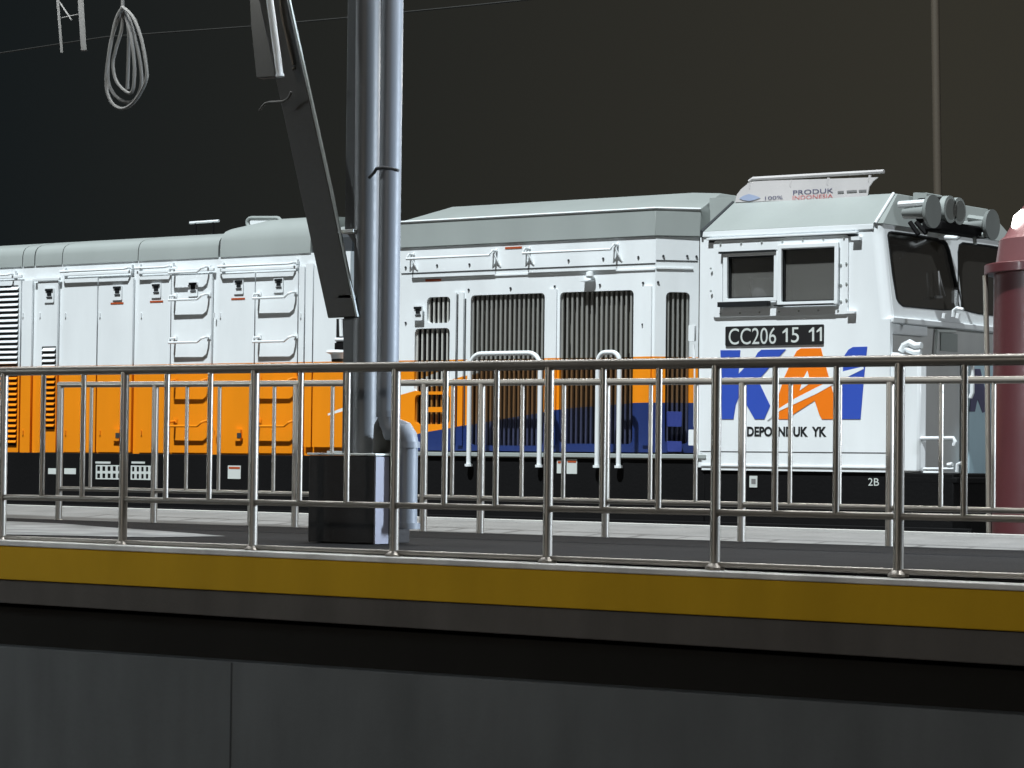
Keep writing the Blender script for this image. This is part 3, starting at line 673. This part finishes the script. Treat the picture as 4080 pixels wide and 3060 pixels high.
# rails
for yy in (YS+.83, YS+1.9):
    m_ = MB(); m_.box(-110, 80, yy-.035, yy+.035, .0, z_rail); m_.build('rail', 'steel', None); bpy.context.scene.objects[-1]
rails = [o for o in COL.objects if o.name.startswith('rail') and o.parent is None and o.name.split('.')[0] == 'rail']
for o, lb in zip(rails, ('nearer steel track rail under the locomotive wheels', 'farther steel track rail under the locomotive wheels')): tag(o, lb, 'rail', 'track rails under the locomotive')
g = MB(); g.box(-60, 25, YF1+.03, YF2+.02, zfl-.35, zfl); struct('platform_floor', g, 'asphalt')
# platform edge strip: light granite, slightly falling to the right as measured
st = MB(); a0, a1 = Y(YF2+.02).hit(0, 2062), Y(YF2+.02).hit(4080, 2222); b0, b1 = Y(16.6).hit(0, 2022), Y(16.6).hit(4080, 2148)
def ext(a, b, x): k = (b.z-a.z)/(b.x-a.x); return a.z+k*(x-a.x)
vs = [(-45, YF2+.02, ext(a0, a1, -45)), (10, YF2+.02, ext(a0, a1, 10)), (10, 16.6, ext(b0, b1, 10)), (-45, 16.6, ext(b0, b1, -45))]
vs = [(x, y, z) for x, y, z in vs]; vs2 = [(x, y, z-.9) for x, y, z in vs]
st.add(vs+vs2, [(0, 1, 2, 3), (7, 6, 5, 4), (0, 4, 5, 1), (1, 5, 6, 2), (2, 6, 7, 3), (3, 7, 4, 0)]); struct('platform_edge', st, 'concrete')
e = MB(); e.add([(-45, 16.45, ext(b0, b1, -45)+.004), (10, 16.45, ext(b0, b1, 10)+.004), (10, 16.61, ext(b0, b1, 10)+.004), (-45, 16.61, ext(b0, b1, -45)+.004),
                 (-45, 16.45, ext(b0, b1, -45)+.03), (10, 16.45, ext(b0, b1, 10)+.03), (10, 16.61, ext(b0, b1, 10)+.03), (-45, 16.61, ext(b0, b1, -45)+.03)],
      [(0, 1, 2, 3), (4, 5, 6, 7), (0, 1, 5, 4), (1, 2, 6, 5), (2, 3, 7, 6), (3, 0, 4, 7)])
mat('nosing', (.34, .34, .33), .7, bump=.3); struct('platform_nosing', e, 'nosing')
# paler area on the left of the floor
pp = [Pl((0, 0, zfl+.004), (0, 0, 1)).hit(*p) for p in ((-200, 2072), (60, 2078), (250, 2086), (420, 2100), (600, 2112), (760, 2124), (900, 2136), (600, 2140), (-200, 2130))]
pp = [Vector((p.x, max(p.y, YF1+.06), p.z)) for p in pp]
g = MB(); g.add([tuple(p) for p in pp], [tuple(range(len(pp)))]); mat('pale_floor', (.26, .265, .26), .95, bump=.6, scale=40, var=.2, dirt=.15, spec=.1); struct('pale_floor_patch', g, 'pale_floor')
# platform slab faces below the front railing
B1 = Y(YF1-.1)
def band(y0a, y0b, y1a, y1b, yn, yf, name, m, lab_, cat, bev=.006):
    pl = Y(yn); a, b, c_, d = pl.hit(0, y0a), pl.hit(4080, y0b), pl.hit(0, y1a), pl.hit(4080, y1b)
    mb = MB(); X0, X1 = -45, 8; v = []
    for yy in (yn, yf):
        for xx, pa, pb2 in ((X0, a, b), (X1, a, b)): v.append((xx, yy, ext(pa, pb2, xx)))
        for xx, pa, pb2 in ((X1, c_, d), (X0, c_, d)): v.append((xx, yy, ext(pa, pb2, xx)))
    mb.add(v, [(0, 1, 2, 3), (7, 6, 5, 4), (0, 4, 5, 1), (1, 5, 6, 2), (2, 6, 7, 3), (3, 7, 4, 0)])
    o = mb.build(name, m, None, bev); 
    if lab_: tag(o, lab_, cat)
    else: o['kind'] = 'structure'
    return o
mat('coping', (.86, .86, .84), .6, bump=.3, scale=40, var=.15, dirt=.15)
band(2152, 2330, 2174, 2356, YF1-.12, YF1+.2, 'coping', 'coping', 'thin pale concrete coping under the front railing on top of the yellow band', 'coping')
band(2174, 2356, 2308, 2518, YF1-.1, YF1+.2, 'yellow_fascia', 'yellow_paint', 'long yellow painted band on the platform edge below the railing', 'fascia')
mat('joint', (.07, .075, .08), .9, spec=.05)
mat('ledge', (.12, .112, .104), .95, spec=.1, bump=.3, var=.15)
band(2309, 2519, 2402, 2655, YF1-.07, YF1+.2, 'ledge_beam', 'ledge', 'dark grey concrete beam directly under the yellow band', 'beam')
mat('recess', (.02, .019, .017), .95, spec=.05)  # near-black colour holds the shade of this shallow gap
band(2380, 2620, 2620, 2900, YF1+.06, YF1+.16, 'recess_wall', 'recess', 'recessed gap coloured black for shade between the beam and the lower wall', 'wall')
band(2574, 2850, 3500, 3900, YF1-.08, YF1+.9, 'retaining_wall', 'wall_conc', 'dark bluish grey concrete wall along the bottom of the view', 'wall')
wl_ = [o for o in COL.objects if o.name == 'retaining_wall'][0]
for jx in (920,): rectplate(Y(YF1-.0805), jx, 2640, jx+5, 3300, .002).build('wall_joint', 'joint', wl_)

# ============================================================ RAILINGS
def railing(name, label, yy, top, low, base, posts, rt, topr=.027, base_on=True, sec=None):
    pl = Y(yy); T = [pl.hit(0, top[0]), pl.hit(4080, top[1])]; Lw = [pl.hit(0, low[0]), pl.hit(4080, low[1])]; Bs = [pl.hit(0, base[0]), pl.hit(4080, base[1])]
    Z = lambda e_, x: ext(e_[0], e_[1], x)
    root = thing(name, label, 'railing', (posts[0], yy, Z(Bs, posts[0])), 'stainless railings on the platform')
    X0, X1 = posts[0]-.02, posts[-1]+.02
    def rail(nm, e_, r, x0=X0, x1=X1, dy=0): mb = MB(); mb.tube([(x0, yy+dy, Z(e_, x0)), (x1, yy+dy, Z(e_, x1))], r, 16); mb.build(nm, 'steel', root)
    rail('top_rail', T, topr); rail('lower_rail', Lw, .017)
    if base_on: rail('base_rail', Bs, .014)
    for i, x in enumerate(posts):
        mb = MB(); zb = Z(Bs, x)-.025; mb.tube([(x, yy, zb), (x, yy, Z(T, x)-.01)], .0255, 14); p = mb.build('post', 'steel', root)
        mb = MB(); mb.lathe([(.05, 0), (.05, .012), (.03, .03), (.027, .032)], (x, yy, zb), 16); mb.build('foot_flange', 'steel', p)
        if i < len(posts)-1:
            d = posts[i+1]-x
            for k in ((1, 2) if d > .8 else (1,)):
                xx = x+d*k/(3 if d > .8 else 2); mb = MB(); mb.tube([(xx, yy, Z(Lw, xx)), (xx, yy, Z(T, xx))], rt, 12); mb.build('baluster', 'steel', root)
    return root
sp1 = .0895
p1 = [YF1*(-.738+sp1*k) for k in range(-6, 7)]
railing('railing', 'front stainless railing on the pale coping above the yellow band', YF1, (1480, 1432), (1980, 2068), (2142, 2296), p1, .0165)
# front hand rail is doubled by a slimmer cap rail just above
p2 = [YF2*t for t in (-1.195, -1.124, -1.0533, -.9847, -.9185, -.8898, -.8437, -.8101, -.7764, -.7063, -.6352, -.5633, -.4925, -.4217)]
railing('railing', 'back stainless railing behind the column on the far side of the platform', YF2, (1534, 1513), (1940, 2036), (2062, 2226), p2[2:], .0145, .022, base_on=False)

# ============================================================ COLUMN, PIPE, BOX, ARM
YC = 12.38; mat('shaded_channel', (.06, .066, .07), .5, var=.08)  # column paint darkened so the left channel looks shaded
cp = Y(YC)
def wpx(pl, x0, x1, y=1300): return (pl.hit(x1, y)-pl.hit(x0, y)).length
pb_ = cp.hit(1461, 1812); r1 = (cp.hit(1505, 1300).x-cp.hit(1417, 1300).x)*.80/2/.9
ctr = cp.hit(1461, 1300).x
col_ = thing('canopy_column', 'grey steel column on the black plinth carrying the slanted brace', 'column', (ctr, YC, pb_.z))
ztop = 5.2
m_ = MB(); m_.tube([(ctr, YC, pb_.z), (cp.hit(1464, 0).x, YC, ztop)], .073, 28); m_.build('shaft', 'column_paint', col_)
cq = Y(YC-.02)
for (x0, x1, ya, yb2) in ((1386, 1436, -700, 926), (1386, 1440, 1187, 1806)):
    m_ = MB(); a = cq.hit(x0, 900).x; b = cq.hit(x1, 900).x; m_.box(a, b, YC-.05, YC+.07, cq.hit(1400, yb2).z, cq.hit(1400, max(ya, -700)).z if ya > 0 else ztop); m_.build('side_channel', 'shaded_channel', col_, .006)
for yy in (925, 1184):
    m_ = MB(); a = cq.hit(1381, yy); b = cq.hit(1442, yy); m_.box(a.x, b.x, YC-.1, YC+.08, a.z-.012, a.z+.008); m_.build('bracket_plate', 'number_white', col_, .002)
m_ = MB(); m_.plate([loop3(Y(YC-.06), ((1384, 932), (1440, 932), (1424, 965), (1411, 968)))], (0, .02, 0)); m_.build('bracket_web', 'column_paint', col_)
# brace
ar = thing('canopy_brace', 'dark slanted channel brace rising from the column bracket to the upper left', 'brace', cp.hit(1360, 1267))
ap = Y(YC-.10)
m_ = MB(); m_.plate([loop3(ap, ((1306, 1267), (1416, 1262), (1310, 761), (1142, 0), (1076, -300), (965, -300), (1031, 0), (1195, 761)))], (0, .022, 0)); m_.build('channel', 'arm_paint', ar, .004)
m_ = MB(); q = Y(YC-.106); m_.plate([loop3(q, ((1416, 1256), (1424, 1262), (1322, 761), (1153, 0), (1086, -300), (1080, -300), (1146, 0), (1314, 761)))], (0, .014, 0)); m_.build('flange_edge', 'grey_paint', ar)
m_ = MB(); m_.tube([q.hit(1106, -100), q.hit(1122, 60), q.hit(1168, 258)], .008, 6); m_.tube([q.hit(1170, 268), q.hit(1171, 276)], .012, 6); m_.build('conduit', 'rust_pole', ar)
# white tube and dark panel hanging beside it
m_ = MB(); q = Y(YC-.3); m_.tube([q.hit(1058, -260), q.hit(1075, 0), q.hit(1116, 303)], .0215, 16); m_.tube([q.hit(1115, 296), q.hit(1116, 306)], .025, 16)
tag(m_.build('white_pipe', 'tube_white', None), 'pale white pipe hanging down in front of the slanted brace', 'pipe')
m_ = MB(); q = Y(YC+.1); m_.plate([loop3(q, ((985, -250), (1060, -250), (1096, 306), (1022, 312), (1000, 100)))], (0, .06, 0)); mat('added_panel_dark', (.018, .017, .013), .6)
tag(m_.build('added_hanging_panel', 'added_panel_dark', None, .005), 'added very dark narrow panel hanging left of the white pipe', 'panelling')
m_ = MB(); q = Y(YC-.2); m_.tube([q.hit(*p) for p in ((1160, 365), (1152, 385), (1140, 398), (1125, 404), (1100, 406), (1072, 407), (1055, 413), (1042, 428), (1034, 440))], .007, 8)
tag(m_.build('loose_cable', 'cable', None), 'short loose cable end curling out from the slanted brace', 'cable')
# downpipe
pq = Y(YC-.08); X2 = pq.hit(1547, 1300).x
dp = thing('drain_pipe', 'grey drain pipe beside the column bending right and down past the plinth', 'pipe', (X2, YC, cp.hit(1626, 2110).z))
m_ = MB(); m_.tube([(X2, YC-.08, ztop), (X2, YC-.08, pq.hit(1547, 1650).z)], .064, 28); m_.build('upper_pipe', 'pipe_pvc', dp)
m_ = MB(); A_ = pq.hit(1547, 1645); lq = Y(12.34); C2 = lq.hit(1626, 1770)
pts = [(A_.x, YC-.08, A_.z)]
for k_, p in enumerate(((1549, 1690), (1562, 1712), (1585, 1712), (1606, 1720), (1620, 1742), (1626, 1772))): pts.append(tuple(Y(12.30+(.04*k_/5)).hit(*p)))
m_.tube(pts, .062, 22); m_.build('elbow', 'pipe_pvc', dp)
m_ = MB(); B2 = lq.hit(1626, 2108); m_.tube([(C2.x, 12.34, C2.z), (C2.x, 12.34, B2.z)], .058, 24); m_.build('lower_pipe', 'pipe_pvc', dp)
for yy, xx in ((1650, 1547), (1772, 1626), (2095, 1626)):
    m_ = MB(); q_ = pq if xx < 1600 else lq; a = q_.hit(xx, yy); m_.tube([(a.x, q_.p.y, a.z-.018), (a.x, q_.p.y, a.z+.018)], .07, 24); m_.build('socket', 'pipe_pvc', dp)
m_ = MB(); a = pq.hit(1547, 1655); b = pq.hit(1500, 1795); m_.tube([tuple(a), tuple(pq.hit(1535, 1700)), (b.x, YC-.0, b.z)], .05, 18, r2=.075); m_.build('branch_pipe', 'arm_paint', dp)
m_ = MB(); q = Y(YC-.17); m_.tube([q.hit(*p) for p in ((1470, 708), (1492, 686), (1500, 672), (1530, 668), (1560, 672), (1588, 680))], .009, 8); m_.build('pipe_tie', 'rubber', dp)
# plinth box
bx = thing('plinth_box', 'black box plinth with a pale strip for its lit side under the grey column', 'plinth', (Y(12.2).hit(1360, 2000).x, 12.3, zfl))
a, b = Y(12.15).hit(1228, 2000).x, Y(12.15).hit(1489, 2000).x; zb0 = zfl+.004; zt0 = Y(12.15).hit(1360, 1815).z
m_ = MB(); m_.box(a, b, 12.15, 12.15+.33, zb0, zt0); m_.build('box_body', 'box_dark', bx, .006)
mat('lit_face_strip', (.16, .16, .2), .45)
m_ = MB(); m_.box(b+.001, b+.012, 12.152, 12.152+.118, zb0, zt0-.004); m_.build('lit_face_strip', 'lit_face_strip', bx)  # lit part of the side face, put in as a paler strip
m_ = MB(); m_.box(a-.008, b+.016, 12.142, 12.49, zt0+.001, zt0+.014); m_.build('box_lid', 'number_white', bx, .003)

# ============================================================ MAROON TANK, POLES, WIRES
YT_ = 17.6; tq = Y(YT_); lx = tq.hit(3958, 1500).x; rad = .62
# centre so that its left silhouette falls on the measured edge
def sil(cx_, cy_, r):
    v = Vector((cx_, cy_, 0)); dd = v.length; al = math.asin(r/dd); b_ = math.atan2(cy_, cx_)+al; return math.tan(math.atan2(RT.y, RT.x)-0)  # helper unused
tcx = tq.hit(3956, 1500).x+rad*1.16-.125
zr = EZ
tc_z = lambda py: tq.hit(3975, py).z
tz = 0
tk = thing('tank', 'maroon domed cylindrical tank with a projecting rim at the right edge of the view', 'tank', (tcx, YT_+.2, tz))
cc_ = (tcx, YT_+.2, 0)
m_ = MB(); m_.lathe([(rad, .05), (rad, tc_z(1090))], cc_, 64); m_.build('tank_body', 'maroon', tk)
m_ = MB(); m_.lathe([(rad, tc_z(1098)), (rad+.065, tc_z(1100)), (rad+.065, tc_z(1062)), (rad, tc_z(1058))], cc_, 64); m_.build('rim', 'maroon', tk, .006)
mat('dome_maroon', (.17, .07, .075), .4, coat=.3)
m_ = MB(); zd = tc_z(1058); zs = tc_z(965); ztp = tc_z(720)
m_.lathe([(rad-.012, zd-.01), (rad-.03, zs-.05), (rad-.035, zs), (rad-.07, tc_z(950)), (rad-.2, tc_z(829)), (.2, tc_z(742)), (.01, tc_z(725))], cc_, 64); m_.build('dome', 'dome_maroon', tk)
m_ = MB(); q = Y(YT_-.12); lp_ = q.hit(4090, 884); m_.lathe([(.01, -.1), (.07, -.09), (.105, -.03), (.09, .04), (.04, .085), (.01, .09)], lp_, 24); m_.build('dome_glare', 'glare_glow', tk)  # glare on the dome, put in as a glowing shape
m_ = MB(); q = Y(YT_-.1); m_.tube([q.hit(3926, 1098), q.hit(3934, 1500), q.hit(3940, 2140)], .019, 10); tag(m_.build('thin_pipe', 'steel', None), 'thin vertical metal pipe just left of the maroon tank', 'pipe')
m_ = MB(); q = Y(26); m_.tube([q.hit(3738, 905)-Vector((0, 0, 4)), q.hit(3738, 905), q.hit(3722, -200)], .045, 12); tag(m_.build('mast', 'rust_pole', None), 'dim brown mast rising behind the cab roof of the locomotive', 'mast')
m_ = MB(); q = Y(27); ps = [(-300, 240), (0, 212), (424, 147), (991, 106), (1382, 71), (1920, 18), (2300, -22)]
m_.tube([q.hit(*p) for p in ps], .012, 6); tag(m_.build('overhead_wire', 'overhead', None), 'thin overhead wire crossing the dark sky behind the column', 'wire')
# hanging cable coil
q = Y(12.6); cl = MB()
q6 = lambda l: [(x/2.1686, y/2.1686) for x, y in l]
def spl(pts, n=6):
    P = [Vector((a, b, 0)) for a, b in pts]; out = []
    for i in range(len(P)-1):
        p0 = P[max(i-1, 0)]; p1_ = P[i]; p2_ = P[i+1]; p3 = P[min(i+2, len(P)-1)]
        for k in range(n):
            t = k/n; v = .5*((2*p1_)+(p2_-p0)*t+(2*p0-5*p1_+4*p2_-p3)*t*t+(3*p1_-p0-3*p2_+p3)*t**3); out.append((v.x, v.y))
    out.append(pts[-1]); return out
strands = [[(1060, 60), (1000, 180), (950, 420), (920, 640), (925, 790), (975, 900), (1060, 940), (1150, 890), (1225, 780), (1265, 680), (1262, 560), (1220, 330), (1150, 150), (1060, 60)],
           [(1060, 60), (1050, 250), (1000, 430), (975, 560), (1000, 690), (1060, 770), (1130, 805), (1158, 720), (1160, 530), (1130, 300), (1060, 60)],
           [(1060, 60), (960, 350), (930, 650), (975, 800), (1070, 878), (1160, 865), (1215, 760), (1220, 620), (1190, 430), (1130, 200), (1060, 60)],
           [(1075, 70), (1110, 250), (1110, 450), (1100, 770)], [(1060, -80), (1060, 70)]]
for k, s_ in enumerate(strands):
    qq = Y(12.6+.025*k); cl.tube([qq.hit(*p) for p in spl(q6(s_))], .0115, 8)
tag(cl.build('cable_coil', 'cable', None), 'looped coil of pale cable hanging in the upper left of the dark sky', 'cable coil')
hb = thing('hanging_bracket', 'metal hanger of two uneven bars with a thin cross tie at the top left', 'bracket', Y(12.6).hit(280, 60))
for p0, p1_, r, yy in (((222, -100), (246, 210), .012, 12.6), ((315, -100), (334, 202), .026, 12.6)):
    m_ = MB(); q = Y(yy); m_.tube([q.hit(*p0), q.hit(*p1_)], r, 10 if r < .01 else 4); m_.build('bar', 'cable', hb)
m_ = MB(); q = Y(12.61); m_.tube([q.hit(232, 74), q.hit(312, 58)], .004, 6); m_.tube([q.hit(232, 0), q.hit(285, 80)], .006, 6); m_.build('cross_tie', 'cable', hb)

# ============================================================ CANOPY over the near platform (above the view; shades the railings)
m_ = MB(); m_.box(-55, 30, -12, 12.6, 5.2, 5.32); tag(m_.build('canopy_roof', 'column_paint', None), 'flat metal canopy roof carried by the grey column above the railings', 'canopy')

# ============================================================ LIGHT
w = bpy.data.worlds.new('World'); S.world = w; w.use_nodes = True; nt = w.node_tree; bgn = nt.nodes['Background']
EL, AZ = 60, 7      # elevation, turned toward +x from straight in front of the loco
sky = nt.nodes.new('ShaderNodeTexSky'); sky.sky_type = 'NISHITA'; sky.sun_disc = False; sky.sun_elevation = R(EL)
sd_ = Vector((math.sin(R(AZ))*math.cos(R(EL)), -math.cos(R(AZ))*math.cos(R(EL)), math.sin(R(EL))))
sky.sun_rotation = math.atan2(sd_.x, sd_.y)
mx = nt.nodes.new('ShaderNodeMix'); mx.data_type = 'RGBA'; mx.blend_type = 'ADD'; mx.inputs[0].default_value = 1
sc1 = nt.nodes.new('ShaderNodeMix'); sc1.data_type = 'RGBA'; sc1.blend_type = 'MULTIPLY'; sc1.inputs[0].default_value = 1; sc1.inputs[7].default_value = (.0008, .0007, .0006, 1)
nt.links.new(sky.outputs[0], sc1.inputs[6]); nt.links.new(sc1.outputs[2], mx.inputs[6])
tc = nt.nodes.new('ShaderNodeTexCoord'); vm = nt.nodes.new('ShaderNodeVectorMath'); vm.operation = 'DOT_PRODUCT'; vm.inputs[1].default_value = (.8, .6, 0)
nt.links.new(tc.outputs['Generated'], vm.inputs[0]); mr = nt.nodes.new('ShaderNodeMapRange'); mr.inputs[1].default_value = -.2; mr.inputs[2].default_value = .15
nt.links.new(vm.outputs['Value'], mr.inputs[0]); cr = nt.nodes.new('ShaderNodeMix'); cr.data_type = 'RGBA'
cr.inputs[6].default_value = (.034, .047, .053, 1); cr.inputs[7].default_value = (.16, .148, .112, 1)
nt.links.new(mr.outputs[0], cr.inputs[0]); nt.links.new(cr.outputs[2], mx.inputs[7]); nt.links.new(mx.outputs[2], bgn.inputs[0]); bgn.inputs[1].default_value = .10
def light(kind, name, loc, target, energy, col, **k):
    l = bpy.data.lights.new(name, kind); l.energy = energy; l.color = col
    for a, b in k.items(): setattr(l, a, b)
    o = bpy.data.objects.new(name, l); COL.objects.link(o); o.location = loc
    o.rotation_euler = (Vector(target)-Vector(loc)).to_track_quat('-Z', 'Y').to_euler(); return o
light('SUN', 'floodlight_sun', tuple(sd_*30), (0, 0, 0), 2.95, (.91, .975, 1.), angle=R(.8))
light('AREA', 'platform_tube_lamp', (-11, 17.5, 4.6), (-11, 14.0, .5), 170, (1, .98, .93), shape='RECTANGLE', size=16, size_y=.12, spread=R(120))  # unseen light added for bright lines along the railing tops
light('AREA', 'added_top_light', (-9, 12.35, 5.0), (-9, 12.3, .5), 160, (.95, .98, 1), shape='RECTANGLE', size=16, size_y=.15, spread=R(120))  # added overhead without a fixture, brightens coping and rails
light('AREA', 'added_side_light_right', (-.5, 18.0, 3.8), (-10.5, 12.4, 1.8), 125, (.72, .85, 1), shape='RECTANGLE', size=.8, size_y=2.2, spread=R(50))  # added out of view to light the right side of the column
light('AREA', 'added_side_light_left', (-24, 6, 3.8), (-12, 12.5, 1.5), 20, (.85, .95, 1), shape='RECTANGLE', size=.6, size_y=2., spread=R(50))  # weak extra light, added for the left edge of the column
light('AREA', 'added_front_light', (8, 24, 6), (-12, 22.8, 1.6), 38, (.9, .95, 1), shape='SQUARE', size=1.2, spread=R(50))  # added off to the right to lift the locomotive front
light('POINT', 'added_fill_light', (-9, -3, 4.4), (0, 0, 0), 680, (1, .95, .88), shadow_soft_size=.3)  # unseen fill added on the near side for yellow band and wall
S.render.engine = 'CYCLES'; S.view_settings.view_transform = 'Standard'; S.view_settings.look = 'None'; S.view_settings.gamma = 1
S.view_settings.exposure = 1.0
for n_ in ('platform_tube_lamp',): pass  # this one is the unseen light added for the railing tops
